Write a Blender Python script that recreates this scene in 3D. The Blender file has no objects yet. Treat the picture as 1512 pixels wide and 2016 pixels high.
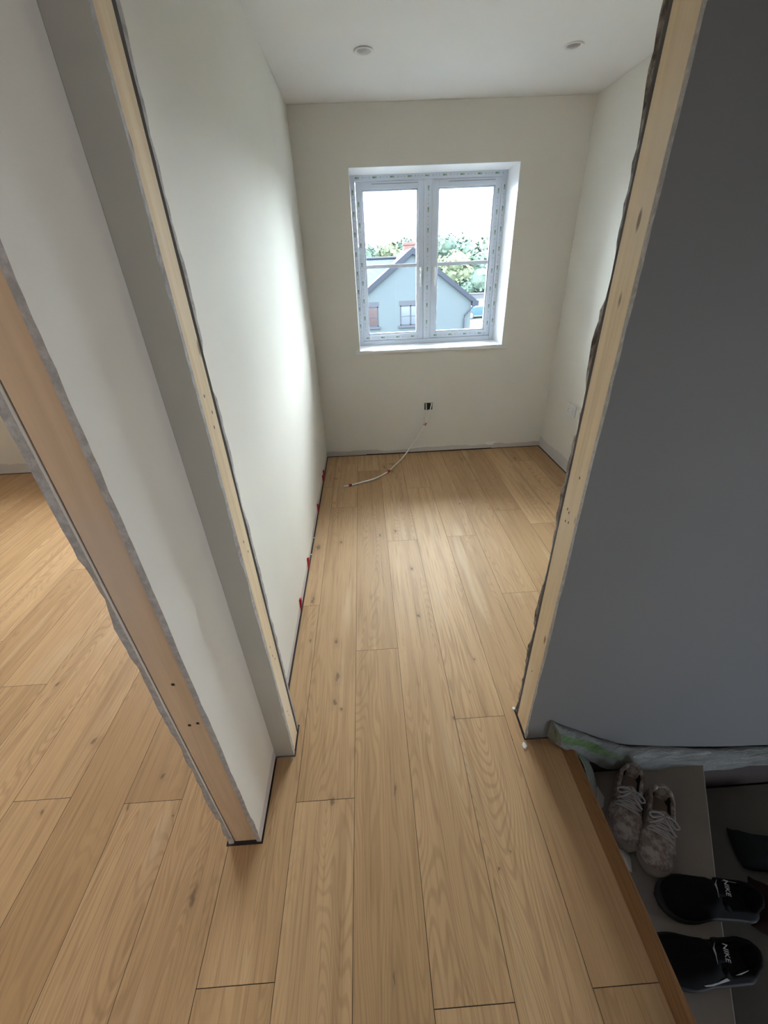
import bpy, bmesh, math, random
from mathutils import Matrix, Vector
C = bpy.context.scene.collection
SC = bpy.context.scene
PI = math.pi

# ------------------------------------------------------------------ camera
FPX = 804.29
cam = bpy.data.objects.new('camera', bpy.data.cameras.new('camera')); C.objects.link(cam)
R = ((0.9980218, 0.0242751, 0.0579927), (-0.0506423, 0.8570220, 0.5127851), (-0.0372531, -0.5147076, 0.8565561))
m = Matrix.Identity(4)
for i in range(3):
    m[i][0] = R[i][0]; m[i][1] = R[i][2]; m[i][2] = -R[i][1]
m[0][3], m[1][3], m[2][3] = 0, 0, 1.4843
cam.matrix_world = m
cam.data.sensor_fit = 'VERTICAL'; cam.data.sensor_height = 24.0
cam.data.lens = 24.0 * FPX / 2016.0
cam.data.clip_start = 0.02; cam.data.clip_end = 500
SC.camera = cam

# ------------------------------------------------------------------ sky, sun, daylight
world = bpy.data.worlds.new('sky'); SC.world = world; world.use_nodes = True
bg = world.node_tree.nodes['Background']
bg.inputs[0].default_value = (0.80, 0.92, 1.0, 1); bg.inputs[1].default_value = 14.0

def light(name, kind, loc, aim, energy, col, **kw):
    l = bpy.data.lights.new(name, kind); l.energy = energy; l.color = col
    for k, v in kw.items(): setattr(l, k, v)
    o = bpy.data.objects.new(name, l); C.objects.link(o); o.location = loc
    d = Vector(aim) - Vector(loc); o.rotation_euler = d.to_track_quat('-Z', 'Y').to_euler()
    return o
# hazy daylight coming over the houses through the windows
light('sun', 'SUN', (3.8, 8, 4.6), (0.3, 2.0, 0.4), 8.0, (1.0, 0.95, 0.88), angle=math.radians(80))
# daylight standing in the other room's window, and in the stairwell window
light('side_room_daylight', 'AREA', (-2.0, 3.46, 1.45), (-1.9, 1.0, 0.7), 0.6, (0.97, 0.97, 1.0), shape='RECTANGLE', size=1.1, size_y=1.1)
light('stair_window_daylight', 'AREA', (2.62, -0.15, 1.15), (0.2, 0.1, 0.95), 1.2, (0.95, 0.97, 1.0), shape='RECTANGLE', size=0.5, size_y=0.8, spread=math.radians(70))
light('hall_daylight', 'AREA', (0.55, -1.1, 2.1), (-0.2, 0.4, 0.6), .05, (1.0, 0.96, 0.9), shape='RECTANGLE', size=0.6, size_y=0.4)

light('side_room_rear_window', 'AREA', (-1.15, -1.46, 1.35), (-.75, .6, .8), 5.0, (1.0, 0.96, 0.92), shape='RECTANGLE', size=0.7, size_y=1.0)
light('lower_stair_window', 'AREA', (2.0, -1.44, -.25), (1.25, .82, .35), 2.6, (0.78, 0.87, 1.0), shape='RECTANGLE', size=0.7, size_y=0.7, spread=math.radians(95))

vs = SC.view_settings
SC.display_settings.display_device = 'sRGB'
vs.view_transform = 'Standard'; vs.look = 'None'; vs.gamma = 1; vs.exposure = 1.42; vs.use_curve_mapping = False

# ------------------------------------------------------------------ key dimensions
XL, XR, YB, YN, YE, ZC = -0.400, 1.567, 3.507, 0.820, 0.569, 2.370
XNL, XNR = -0.334, 0.499
X0, PW = -0.118, 0.19

# ------------------------------------------------------------------ materials
def mat(name, col, rough=0.6, **kw):
    mt = bpy.data.materials.new(name); mt.use_nodes = True
    b = mt.node_tree.nodes['Principled BSDF']
    b.inputs['Base Color'].default_value = (*col, 1); b.inputs['Roughness'].default_value = rough
    for k, v in kw.items(): b.inputs[k].default_value = v
    return mt
class NT:
    """tiny node helper"""
    def __init__(s, mt): s.t = mt.node_tree; s.b = s.t.nodes['Principled BSDF']
    def n(s, kind, ins=None, **kw):
        nd = s.t.nodes.new(kind)
        for k, v in kw.items(): setattr(nd, k, v)
        for k, v in (ins or {}).items():
            if hasattr(v, 'is_output') or isinstance(v, bpy.types.NodeSocket): s.t.links.new(v, nd.inputs[k])
            else: nd.inputs[k].default_value = v
        return nd
    def math(s, op, a, b=None, clamp=False, c=None):
        nd = s.n('ShaderNodeMath', operation=op); nd.use_clamp = clamp
        for i, v in enumerate((a, b, c)):
            if v is None: continue
            if isinstance(v, bpy.types.NodeSocket): s.t.links.new(v, nd.inputs[i])
            else: nd.inputs[i].default_value = v
        return nd.outputs[0]
    def mix(s, f, a, b, bt='MIX'):
        nd = s.n('ShaderNodeMix', data_type='RGBA', blend_type=bt)
        for i, v in ((0, f), (6, a), (7, b)):
            if isinstance(v, bpy.types.NodeSocket): s.t.links.new(v, nd.inputs[i])
            else: nd.inputs[i].default_value = v if i == 0 else (*v, 1)
        return nd.outputs[2]
    def noise(s, vec, scale, detail=3, rough=.5, dist=0):
        nd = s.n('ShaderNodeTexNoise', {'Scale': scale, 'Detail': detail, 'Roughness': rough, 'Distortion': dist})
        if vec is not None: s.t.links.new(vec, nd.inputs['Vector'])
        return nd.outputs['Fac']
    def mapping(s, vec, sc, loc=(0,0,0)):
        nd = s.n('ShaderNodeMapping'); nd.inputs['Scale'].default_value = sc; nd.inputs['Location'].default_value = loc
        s.t.links.new(vec, nd.inputs['Vector']); return nd.outputs[0]
    def ramp(s, f, lo, hi):
        nd = s.n('ShaderNodeMapRange', {'From Min': lo, 'From Max': hi}); nd.interpolation_type = 'SMOOTHSTEP'
        s.t.links.new(f, nd.inputs[0]); return nd.outputs[0]
    def geo(s): return s.n('ShaderNodeNewGeometry').outputs['Position']
    def obj(s): return s.n('ShaderNodeTexCoord').outputs['Object']
    def col(s, c): s.t.links.new(c, s.b.inputs['Base Color'])
    def bump(s, h, strength=.2, dist=.002):
        nd = s.n('ShaderNodeBump', {'Strength': strength, 'Distance': dist}); s.t.links.new(h, nd.inputs['Height'])
        s.t.links.new(nd.outputs[0], s.b.inputs['Normal'])

def paint(name, col, bare=None, strip=0.05, wob=0.03, patch=None):
    """matt emulsion; optional strip of bare plaster left along the bottom where the skirting was"""
    mt = mat(name, col, 0.75); k = NT(mt); P = k.geo()
    big = k.noise(P, 1.3, 3)
    c = k.mix(k.ramp(big, .3, .7), tuple(x * .975 for x in col), tuple(min(1, x * 1.02) for x in col))
    if bare:
        z = k.n('ShaderNodeSeparateXYZ', {0: P}).outputs[2]
        nz = k.noise(k.mapping(P, (3.5, 3.5, 2)), 1.0, 4, .6)
        lim = k.math('ADD', k.math('MULTIPLY', nz, wob * 2), strip - wob)
        d = k.math('SUBTRACT', lim, z)
        f = k.ramp(d, -.002, .003)
        bc = k.mix(k.noise(P, 22, 4), tuple(x * .9 for x in bare), bare)
        c = k.mix(f, c, bc)
        edge = k.math('SUBTRACT', 1.0, k.math('MULTIPLY', k.math('ABSOLUTE', d), 230), clamp=True)
        n2 = k.ramp(k.noise(P, 2.3, 2), .5, .62)
        c = k.mix(k.math('MULTIPLY', edge, k.math('MULTIPLY', n2, .8)), c, (.86, .84, .82))
    k.col(c)
    k.bump(k.noise(P, 420, 2), .12, .0006)
    return mt
M = {}
M['paint'] = paint('paint_warm_white', (.81, .778, .71), (.66, .60, .57), .045, .03)
M['paint_right'] = paint('paint_warm_white_side', (.81, .778, .71), (.72, .68, .66), .10, .05)
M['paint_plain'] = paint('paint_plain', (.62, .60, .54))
M['paint_shaded'] = paint('paint_hall_shaded', (.26, .26, .258))  # cream paint darkened: the hall wall's shade is in the colour
M['ceil'] = paint('ceiling_paint', (.88, .86, .84))
M['gypsum'] = mat('gypsum_edge', (.50, .48, .47), .9)
k = NT(M['gypsum']); P = k.geo()
k.col(k.mix(k.ramp(k.noise(P, 60, 5, .7), .35, .7), (.38, .36, .35), (.54, .52, .51))); k.bump(k.noise(P, 160, 4), .8, .003)
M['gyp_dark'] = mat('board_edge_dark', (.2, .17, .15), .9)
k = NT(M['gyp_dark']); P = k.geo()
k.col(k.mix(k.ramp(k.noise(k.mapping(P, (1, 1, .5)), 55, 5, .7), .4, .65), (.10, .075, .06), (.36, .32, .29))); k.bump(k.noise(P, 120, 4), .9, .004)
M['void'] = mat('dark_gap', (.035, .025, .022), .9)
M['subfloor'] = mat('subfloor', (.06, .045, .04), .9)
M['upvc'] = mat('white_upvc', (.72, .77, .86), .3)  # white plastic with the bluish window glare tinted into its colour
M['white'] = mat('white_gloss_paint', (.86, .86, .87), .35)
M['plastic_white'] = mat('white_plastic', (.80, .79, .78), .35)
M['red'] = mat('red_plastic', (.60, .012, .03), .35)
M['redtape'] = mat('red_tape', (.35, .03, .02), .5)
M['cable'] = mat('white_cable', (.90, .88, .84), .45)
M['steel'] = mat('galvanised_box', (.12, .11, .12), .5, Metallic=.5)
M['black'] = mat('black_rubber', (.01, .01, .01), .6)
M['print_green'] = mat('green_print', (.34, .52, .38), .5)
M['print_dark'] = mat('dark_print', (.09, .13, .12), .5)
M['print_grey'] = mat('grey_print', (.40, .42, .45), .5)

# --- sawn pine stud
def pine(name, c1, c2, c3):
    mt = mat(name, c1, .75); k = NT(mt); P = k.obj()
    w = k.noise(k.mapping(P, (55, 55, 2.2)), 1.0, 4, .55, .6)
    c = k.mix(k.ramp(w, .3, .72), c1, c2)
    c = k.mix(k.ramp(k.noise(k.mapping(P, (2, 2, 1.3)), 1.6, 2), .5, .75), c, c3)
    kn = k.n('ShaderNodeTexVoronoi', {'Scale': 1.0, 'Randomness': 1.0}); k.t.links.new(k.mapping(P, (17, 17, 5.3)), kn.inputs['Vector'])
    c = k.mix(k.math('MULTIPLY', k.ramp(kn.outputs['Distance'], .12, .05), .75), c, (.12, .06, .035))
    k.col(c); k.bump(w, .3, .001)
    return mt
M['pine'] = pine('sawn_pine', (.84, .67, .45), (.72, .55, .35), (.84, .71, .54))
M['pine_dark'] = pine('sawn_pine_brown', (.70, .51, .34), (.60, .43, .28), (.64, .51, .40))

# --- oak engineered boards
KNOTS = [(-.195, 1.14, .012, .03), (-.20, 1.02, .012, .02), (-.175, .98, .006, .008), (-.21, 1.33, .013, .022), (.018, .69, .007, .02), (.262, .915, .008, .01),
         (.40, 1.17, .009, .01), (.19, 1.46, .009, .013), (.195, 1.83, .012, .02), (.13, 2.22, .01, .02), (.345, 1.02, .004, .006),
         (-.36, 2.09, .02, .03), (-.33, 1.35, .009, .012), (-.22, 2.13, .012, .018), (.03, 2.18, .01, .02), (.62, 2.52, .008, .012),
         (-.40, .50, .016, .03), (.30, .46, .006, .006), (.34, .50, .004, .005), (-.78, .78, .012, .018), (-.70, .66, .005, .008), (-.86, .70, .007, .012),
         (-1.40, 1.20, .011, .016), (-1.10, .93, .013, .017), (-1.14, .70, .010, .012), (1.30, 2.36, .012, .018), (1.24, 2.46, .010, .014), (.87, 2.42, .008, .010),
         (.18, 3.28, .03, .012), (.11, 3.23, .012, .04), (.80, 3.30, .01, .03), (1.26, 3.25, .012, .05), (-.02, .27, .005, .02), (-.19, .67, .012, .014),
         (.18, 3.12, .012, .03), (-.30, 3.05, .02, .012), (-.45, .465, .035, .05), (-.345, 1.62, .012, .03)]
KNOTS[16] = (-.565, .455, .013, .03)
KNOTS.pop(36)
def oak(name, base=1.0, knots=True, tint=(1, 1, 1), attr=True):
    mt = mat(name, (.5, .33, .18), .38); k = NT(mt)
    if attr:
        uv = k.n('ShaderNodeUVMap', uv_map='plank').outputs[0]
        rnd = k.n('ShaderNodeAttribute', attribute_name='tone').outputs['Fac']
    else:
        uv = k.obj(); rnd = k.noise(uv, .6, 0)
    cont = k.noise(k.mapping(uv, (5.2, .62, 1)), 1.0, 2.0, .45, .25)
    rings = k.math('SINE', k.math('MULTIPLY', cont, 380))
    rings = k.ramp(rings, -.1, 1.0)
    amp = k.ramp(k.noise(k.mapping(uv, (2.2, .5, 1), (7, 3, 0)), 1.0, 1), .38, .6)
    fine = k.noise(k.mapping(uv, (150, 3.2, 1)), 1.0, 3, .65, .15)
    mid = k.noise(k.mapping(uv, (26, .9, 1)), 1.0, 3, .55, .3)
    tn = lambda c: tuple(x * base * t for x, t in zip(c, tint))
    c = k.mix(rnd, tn((.495, .303, .150)), tn((.62, .395, .210)))
    c = k.mix(k.math('MULTIPLY', k.ramp(mid, .42, .75), .55), c, tn((.37, .22, .11)))
    c = k.mix(k.math('MULTIPLY', rings, k.math('MULTIPLY', amp, .33)), c, tn((.30, .175, .085)))
    c = k.mix(k.math('MULTIPLY', k.ramp(fine, .48, .72), .50), c, tn((.28, .16, .078)))
    c = k.mix(k.math('MULTIPLY', k.ramp(k.noise(k.mapping(uv, (11, 1.1, 1), (3, 9, 0)), 1.0, 2), .58, .76), .5), c, tn((.66, .48, .30)))
    if knots:
        Pn = k.geo(); P = k.n('ShaderNodeVectorMath', operation='ADD', ins={0: Pn}); 
        wob = k.n('ShaderNodeTexNoise', {'Scale': 30.0, 'Detail': 2.0}); k.t.links.new(Pn, wob.inputs['Vector'])
        sc = k.n('ShaderNodeVectorMath', operation='MULTIPLY_ADD', ins={0: wob.outputs['Color'], 1: (.022, .05, 0), 2: (-.011, -.025, 0)})
        k.t.links.new(sc.outputs[0], P.inputs[1]); P = P.outputs[0]
        tot = None; halo = None
        for (x, y, rx, ry) in KNOTS:
            mp = k.mapping(P, (1.35 / rx, 1.1 / ry, 0), (-1.35 * x / rx, -1.1 * y / ry, 0))
            d = k.n('ShaderNodeVectorMath', operation='LENGTH', ins={0: mp}).outputs['Value']
            tot = d if tot is None else k.math('MINIMUM', tot, d)
        core = k.ramp(tot, 1.15, .25); halo = k.ramp(tot, 3.2, .6)
        c = k.mix(k.math('MULTIPLY', halo, .26), c, tn((.30, .19, .11)))
        c = k.mix(k.math('MULTIPLY', core, .66), c, (.13, .075, .045))
    k.col(c)
    rr = k.n('ShaderNodeMapRange', {'To Min': .44, 'To Max': .60}); k.t.links.new(fine, rr.inputs[0]); k.t.links.new(rr.outputs[0], k.b.inputs['Roughness'])
    k.b.inputs['Specular IOR Level'].default_value = .30
    k.bump(fine, .12, .0006)
    return mt
M['oak'] = oak('oak_boards')
M['oak_nose'] = oak('oak_nosing', .62, False, (1.0, .80, .58), False)

# ------------------------------------------------------------------ mesh helpers
def link(name, bm, mats, parent=None, smooth=False, bevel=0, seg=2):
    me = bpy.data.meshes.new(name); bmesh.ops.recalc_face_normals(bm, faces=bm.faces); bm.to_mesh(me); bm.free()
    for q in (mats if isinstance(mats, (list, tuple)) else [mats]): me.materials.append(q)
    if smooth:
        for p in me.polygons: p.use_smooth = True
    o = bpy.data.objects.new(name, me); C.objects.link(o)
    if parent: o.parent = parent
    if bevel:
        b = o.modifiers.new('bevel', 'BEVEL'); b.width = bevel; b.segments = seg; b.limit_method = 'ANGLE'
        for p in me.polygons: p.use_smooth = False
    return o
def struct(o): o['kind'] = 'structure'; return o
def tag(o, label, cat, group=None, kind=None):
    o['label'] = label; o['category'] = cat
    if group: o['group'] = group
    if kind: o['kind'] = kind
    return o
def empty(name, loc=(0, 0, 0), rz=0):
    o = bpy.data.objects.new(name, None); C.objects.link(o); o.location = loc; o.rotation_euler = (0, 0, rz); o.empty_display_size = .05
    return o
def box(bm, x0, x1, y0, y1, z0, z1, mi=0, M4=None):
    vs_ = [bm.verts.new(Vector(p) if M4 is None else M4 @ Vector(p)) for p in
           ((x0, y0, z0), (x1, y0, z0), (x1, y1, z0), (x0, y1, z0), (x0, y0, z1), (x1, y0, z1), (x1, y1, z1), (x0, y1, z1))]
    for f in ((3, 2, 1, 0), (4, 5, 6, 7), (0, 1, 5, 4), (1, 2, 6, 5), (2, 3, 7, 6), (3, 0, 4, 7)):
        bm.faces.new([vs_[i] for i in f]).material_index = mi
def tube(bm, pts, r, n=8, mi=0, cap=True):
    pts = [Vector(p) for p in pts]; rings = []
    for i, p in enumerate(pts):
        d = (pts[min(i + 1, len(pts) - 1)] - pts[max(i - 1, 0)]).normalized()
        a = d.cross(Vector((0, 0, 1)));  a = d.cross(Vector((1, 0, 0))) if a.length < .1 else a
        a.normalize(); b = d.cross(a); rr = r[i] if isinstance(r, (list, tuple)) else r
        rings.append([bm.verts.new(p + rr * (math.cos(2 * PI * j / n) * a + math.sin(2 * PI * j / n) * b)) for j in range(n)])
    for u, v in zip(rings, rings[1:]):
        for j in range(n): bm.faces.new((u[j], u[(j + 1) % n], v[(j + 1) % n], v[j])).material_index = mi
    if cap:
        bm.faces.new(rings[0][::-1]).material_index = mi; bm.faces.new(rings[-1]).material_index = mi
def spline(P, n=8):
    P = [Vector(p) for p in P]; Q = [P[0] * 2 - P[1]] + P + [P[-1] * 2 - P[-2]]; out = []
    for i in range(1, len(Q) - 2):
        a, b, c, d = Q[i - 1:i + 3]
        for j in range(n):
            t = j / n
            out.append(.5 * ((2 * b) + (c - a) * t + (2 * a - 5 * b + 4 * c - d) * t * t + (3 * b - a - 3 * c + d) * t ** 3))
    out.append(P[-1]); return out
def jag(bm, fmap, L, T, z0, z1, seed, amp=.003, chips=(), step=.02, mi_face=0, mi_end=1, depth=None):
    """a board of length L, thickness T, height z0..z1 with a ragged sawn end at u=0; fmap(u,t,z) -> world. t=0 is the painted side"""
    rnd = random.Random(seed); n = max(2, int((z1 - z0) / step)); A = []; w = 0
    for i in range(n + 1):
        z = z0 + (z1 - z0) * i / n
        w = .75 * w + rnd.uniform(-1, 1) * amp * .7
        c = 0
        for (cz, ch, cd) in chips:
            if abs(z - cz) < ch: c = max(c, cd * (1 - (abs(z - cz) / ch) ** 2) ** .5 * rnd.uniform(.7, 1.1))
        e = max(-amp, min(amp, w))
        A.append([bm.verts.new(fmap(u, t, z)) for (u, t) in ((e + c, 0), (e * .3, T), (L, T), (L, 0))])
    for a, b in zip(A, A[1:]):
        for j, mi in ((0, mi_end), (1, mi_face), (2, mi_face), (3, mi_face)):
            bm.faces.new((a[j], a[(j + 1) % 4], b[(j + 1) % 4], b[j])).material_index = mi
    bm.faces.new(A[0][::-1]).material_index = mi_end; bm.faces.new(A[-1]).material_index = mi_end

# ------------------------------------------------------------------ floor
JOINTS = {-9: 2.01, -8: 1.2, -7: .1, -6: .735, -5: 1.75, -4: 2.6, -3: 1.0, -2: .279, -1: .67, 0: 1.267, 1: .215, 2: .914, 3: 2.122, 4: 1.578, 5: 2.402, 6: 2.212, 7: 1.3, 8: 2.7}
EXTRA = {-2: [-1.6, .279, 1.577, 2.9]}
def build_floor():
    G = .0008
    rects = [(-4.19, .612, -1.48, .564), (-4.19, -.505, .564, 3.515), (-.395, .612, .564, .8165), (-.330, .494, .8165, .935), (-.3925, 1.559, .935, 3.502)]
    bm = bmesh.new(); uvl = bm.loops.layers.uv.new('plank'); tone = bm.verts.layers.float.new('tone'); rnd = random.Random(4)
    TON = {(-1, 1): .45, (0, 1): .5}
    for kk in range(-22, 9):
        x0, x1 = X0 + kk * PW + G, X0 + (kk + 1) * PW - G
        if kk in EXTRA: ys = EXTRA[kk]
        else:
            j = JOINTS.get(kk, rnd.uniform(0, 1.9)); ys = [j + 1.896 * q for q in range(-3, 3)]
        ys = [-9] + ys + [9]
        for a, b in zip(ys, ys[1:]):
            ou, ov, tv = rnd.uniform(0, 60), rnd.uniform(0, 60), rnd.random()
            for (rx0, rx1, ry0, ry1) in rects:
                u0, u1, v0, v1 = max(x0, rx0), min(x1, rx1), max(a + G, ry0), min(b - G, ry1)
                if u1 - u0 < 1e-4 or v1 - v0 < 1e-4: continue
                vv = []
                for (x, y) in ((u0, v0), (u1, v0), (u1, v1), (u0, v1)):
                    q = bm.verts.new((x, y, 0)); q[tone] = tv; vv.append(q)
                f = bm.faces.new(vv); f.material_index = 0
                for l in f.loops: l[uvl].uv = (l.vert.co.x + ou, l.vert.co.y + ov)
    box(bm, -4.19, .63, -1.5, .8195, -.24, -.0035, 1); box(bm, -4.19, 1.70, .84, 3.6, -.24, -.0035, 1)
    for v in bm.verts: pass
    me = bpy.data.meshes.new('floor'); bm.to_mesh(me); bm.free()
    me.materials.append(M['oak']); me.materials.append(M['subfloor'])
    o = bpy.data.objects.new('floor', me); C.objects.link(o); struct(o)
    return o
build_floor()

# ------------------------------------------------------------------ ceiling
bm = bmesh.new(); box(bm, -4.3, 2.8, -1.6, 3.85, ZC, ZC + .2); struct(link('ceiling', bm, M['ceil']))

# ------------------------------------------------------------------ walls
# partition between hall / far room and the room on the left
bm = bmesh.new()
jag(bm, lambda u, t, z: (XL - t, YE + u, z), 2.935, .0125, .004, ZC - .001, 3, .0022, [(.10, .05, .006)], mi_end=1)
jag(bm, lambda u, t, z: (-.4965 + t, YE + u, z), 2.935, .0145, .004, ZC - .001, 8, .0028, [(1.00, .07, .011), (.80, .03, .005), (.52, .05, .006), (.40, .04, .008), (.33, .02, .006), (.13, .03, .008), (.05, .012, .006)], mi_end=1)
box(bm, -.497, XL, -1.5, -.32, .01, ZC - .001); box(bm, -.497, XL, -.32, YE, 2.08, ZC - .001)
wl = struct(link('wall_left', bm, [M['paint'], M['gypsum'], M['void']]))
bm = bmesh.new(); box(bm, -.479, -.4145, YE + .004, YE + .05, .006, ZC - .002); link('stud', bm, M['pine_dark'], wl, bevel=.0015)['label'] = 'brown pine stud end with knots'
bm = bmesh.new(); box(bm, -.482, -.4135, YE + .012, 3.5, .0, .009); box(bm, -.480, -.4145, YE + .02, YE + .045, 1.0, 1.002); link('sole_plate', bm, M['void'], wl)

# partition with the doorway opening into the far room
bm = bmesh.new()
jag(bm, lambda u, t, z: (XNL - u, YN + t, z), .0655, .0135, .004, ZC - .001, 11, .0018, [(.25, .03, .004), (.9, .05, .003), (1.5, .06, .003)], mi_face=3)
jag(bm, lambda u, t, z: (XNL - u, .926 - t, z), .0655, .012, .004, ZC - .001, 12, .0028, [(1.30, .05, .01)], mi_face=0)
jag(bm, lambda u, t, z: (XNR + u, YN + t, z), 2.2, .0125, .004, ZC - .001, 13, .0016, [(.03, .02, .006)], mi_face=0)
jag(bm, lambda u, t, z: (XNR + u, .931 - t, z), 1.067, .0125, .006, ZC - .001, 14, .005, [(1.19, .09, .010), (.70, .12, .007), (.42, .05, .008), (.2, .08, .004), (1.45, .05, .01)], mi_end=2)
box(bm, XNL, XNR, YN, .931, 2.08, ZC - .001)
wf = struct(link('wall_front', bm, [M['paint_shaded'], M['gypsum'], M['gyp_dark'], M['paint_plain']]))
bm = bmesh.new(); box(bm, -.375, XNL - .001, .836, .904, .004, 2.079); s = link('stud', bm, M['pine'], wf, bevel=.0015); s['label'] = 'pale pine stud on the left of the opening'
bm = bmesh.new(); box(bm, XNR + .001, .545, .8345, .912, .004, 2.079); s = link('stud', bm, M['pine'], wf, bevel=.0015); s['label'] = 'pale pine stud on the right of the opening'
# nail holes and saw marks on the studs
def holes(name, pts, f, parent, r=.0022):
    bm = bmesh.new()
    for (a, z) in pts:
        c = Vector(f(a, z)); e1 = Vector(f(a + 1, z)) - c; e1.normalize()
        e2 = Vector((0, 0, 1)); nn = e1.cross(e2)
        ring = [bm.verts.new(c + e1 * r * math.cos(q * PI / 4) + e2 * r * 1.9 * math.sin(q * PI / 4)) for q in range(8)]
        bm.faces.new(ring)
    o = link(name, bm, M['void'], parent); return o
holes('nail_hole', [(.86, 1.27), (.88, 1.23), (.87, 1.20), (.866, .9), (.879, .86), (.858, .52), (.86, .48), (.874, .45), (.86, .2), (.866, .17)], lambda a, z: (XNL - .0002, a, z), wf)
holes('nail_hole', [(.862, 1.03), (.884, .93), (.874, .925), (.866, .90), (.882, .895), (.878, .30)], lambda a, z: (XNR + .0002, a, z), wf)
bm = bmesh.new()
for (zz, xx) in ((.745, -.446), (.60, -.452), (.605, -.432)): box(bm, xx, xx + .006, YE + .0028, YE + .0042, zz, zz + .006)
link('nail_hole', bm, M['void'], wl)

# far room right wall, back wall with two window openings, outer walls
bm = bmesh.new(); box(bm, XR, XR + .1, .931, YB + .3, .004, ZC - .001); wr = struct(link('wall_right', bm, M['paint_right']))
bm = bmesh.new(); box(bm, XR + .002, XR + .1, .931, YB, -.2, .008); link('sole_plate', bm, M['void'], wr)
WX0, WX1, WZ0, WZ1 = -.040, 1.120, .901, 2.056
bm = bmesh.new()
box(bm, XL - .02, WX0, YB, 3.83, .004, ZC - .001); box(bm, WX1, XR + .1, YB, 3.83, .004, ZC - .001)
box(bm, WX0, WX1, YB, 3.83, .008, WZ0); box(bm, WX0, WX1, YB, 3.83, WZ1, ZC - .001)
wb = struct(link('wall_back', bm, M['paint']))
bm = bmesh.new(); box(bm, XL, XR, YB + .003, 3.8, -.2, .008); link('sole_plate', bm, M['void'], wb)
bm = bmesh.new()
box(bm, -4.3, -2.55, 3.523, 3.83, .004, ZC - .001); box(bm, -1.45, XL - .02, 3.523, 3.83, .004, ZC - .001)
box(bm, -2.55, -1.45, 3.523, 3.83, .004, 1.2); box(bm, -2.55, -1.45, 3.523, 3.83, 2.05, ZC - .001)
struct(link('wall_side_room', bm, M['paint_right']))
bm = bmesh.new(); box(bm, -4.3, -4.19, -1.6, 3.83, .0, ZC - .001); struct(link('wall_side_room_left', bm, M['paint_plain']))
bm = bmesh.new(); box(bm, -4.3, 2.8, -1.6, -1.48, -2.7, ZC - .001); struct(link('wall_behind', bm, M['paint_shaded']))
bm = bmesh.new(); box(bm, 2.68, 2.8, -1.48, .93, -2.7, ZC - .001); struct(link('wall_stair_side', bm, M['paint_shaded']))
bm = bmesh.new(); box(bm, .632, 2.7, YN, .833, -2.7, .004); struct(link('wall_stair_lower', bm, M['paint_shaded']))
bm = bmesh.new(); box(bm, .60, .63, -1.48, YN, -2.7, -.24); struct(link('wall_under_landing', bm, M['paint_shaded']))
bm = bmesh.new(); box(bm, .60, 2.8, -1.6, .93, -2.8, -2.7); struct(link('floor_lower', bm, M['paint_shaded']))

# bits of white filler on the back wall near the floor
def smear(name, pts, y, parent):
    bm = bmesh.new(); top = [bm.verts.new((x, y, z)) for x, z, h in pts]; bot = [bm.verts.new((x, y, z - h)) for x, z, h in pts]
    for i in range(len(pts) - 1): bm.faces.new((top[i], top[i + 1], bot[i + 1], bot[i]))
    o = link(name, bm, M['white'], parent); s = o.modifiers.new('s', 'SOLIDIFY'); s.thickness = .0006
    return o
smear('filler_smear', [(.28, .040, .001), (.38, .050, .006), (.46, .062, .008), (.56, .060, .005), (.64, .050, .001)], YB - .0005, wb)
smear('filler_smear', [(1.05, .060, .002), (1.08, .066, .028), (1.13, .066, .030), (1.16, .070, .004)], YB - .0005, wb)

# ------------------------------------------------------------------ window
win = empty('window_1', (.54, 3.80, WZ0)); struct(win)
def child(name, bm, mats, parent, **kw):
    o = link(name, bm, mats, None, **kw); o.parent = parent; o.matrix_parent_inverse = Matrix.Translation(-Vector(parent_loc(parent)))
    return o
def parent_loc(p):
    v = Vector(p.location)
    return v if p.parent is None else v
YF = 3.77
bm = bmesh.new()
FW = .038
box(bm, WX0, WX0 + FW, YF, YF + .06, WZ0, WZ1); box(bm, WX1 - FW, WX1, YF, YF + .06, WZ0, WZ1)
box(bm, WX0 + FW, WX1 - FW, YF, YF + .06, WZ1 - FW, WZ1); box(bm, WX0 + FW, WX1 - FW, YF, YF + .06, WZ0, WZ0 + FW)
box(bm, .508, .566, YF, YF + .06, WZ0 + FW, WZ1 - FW)
fr = child('window_frame', bm, M['upvc'], win, bevel=.004)
Z = WZ0
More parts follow.
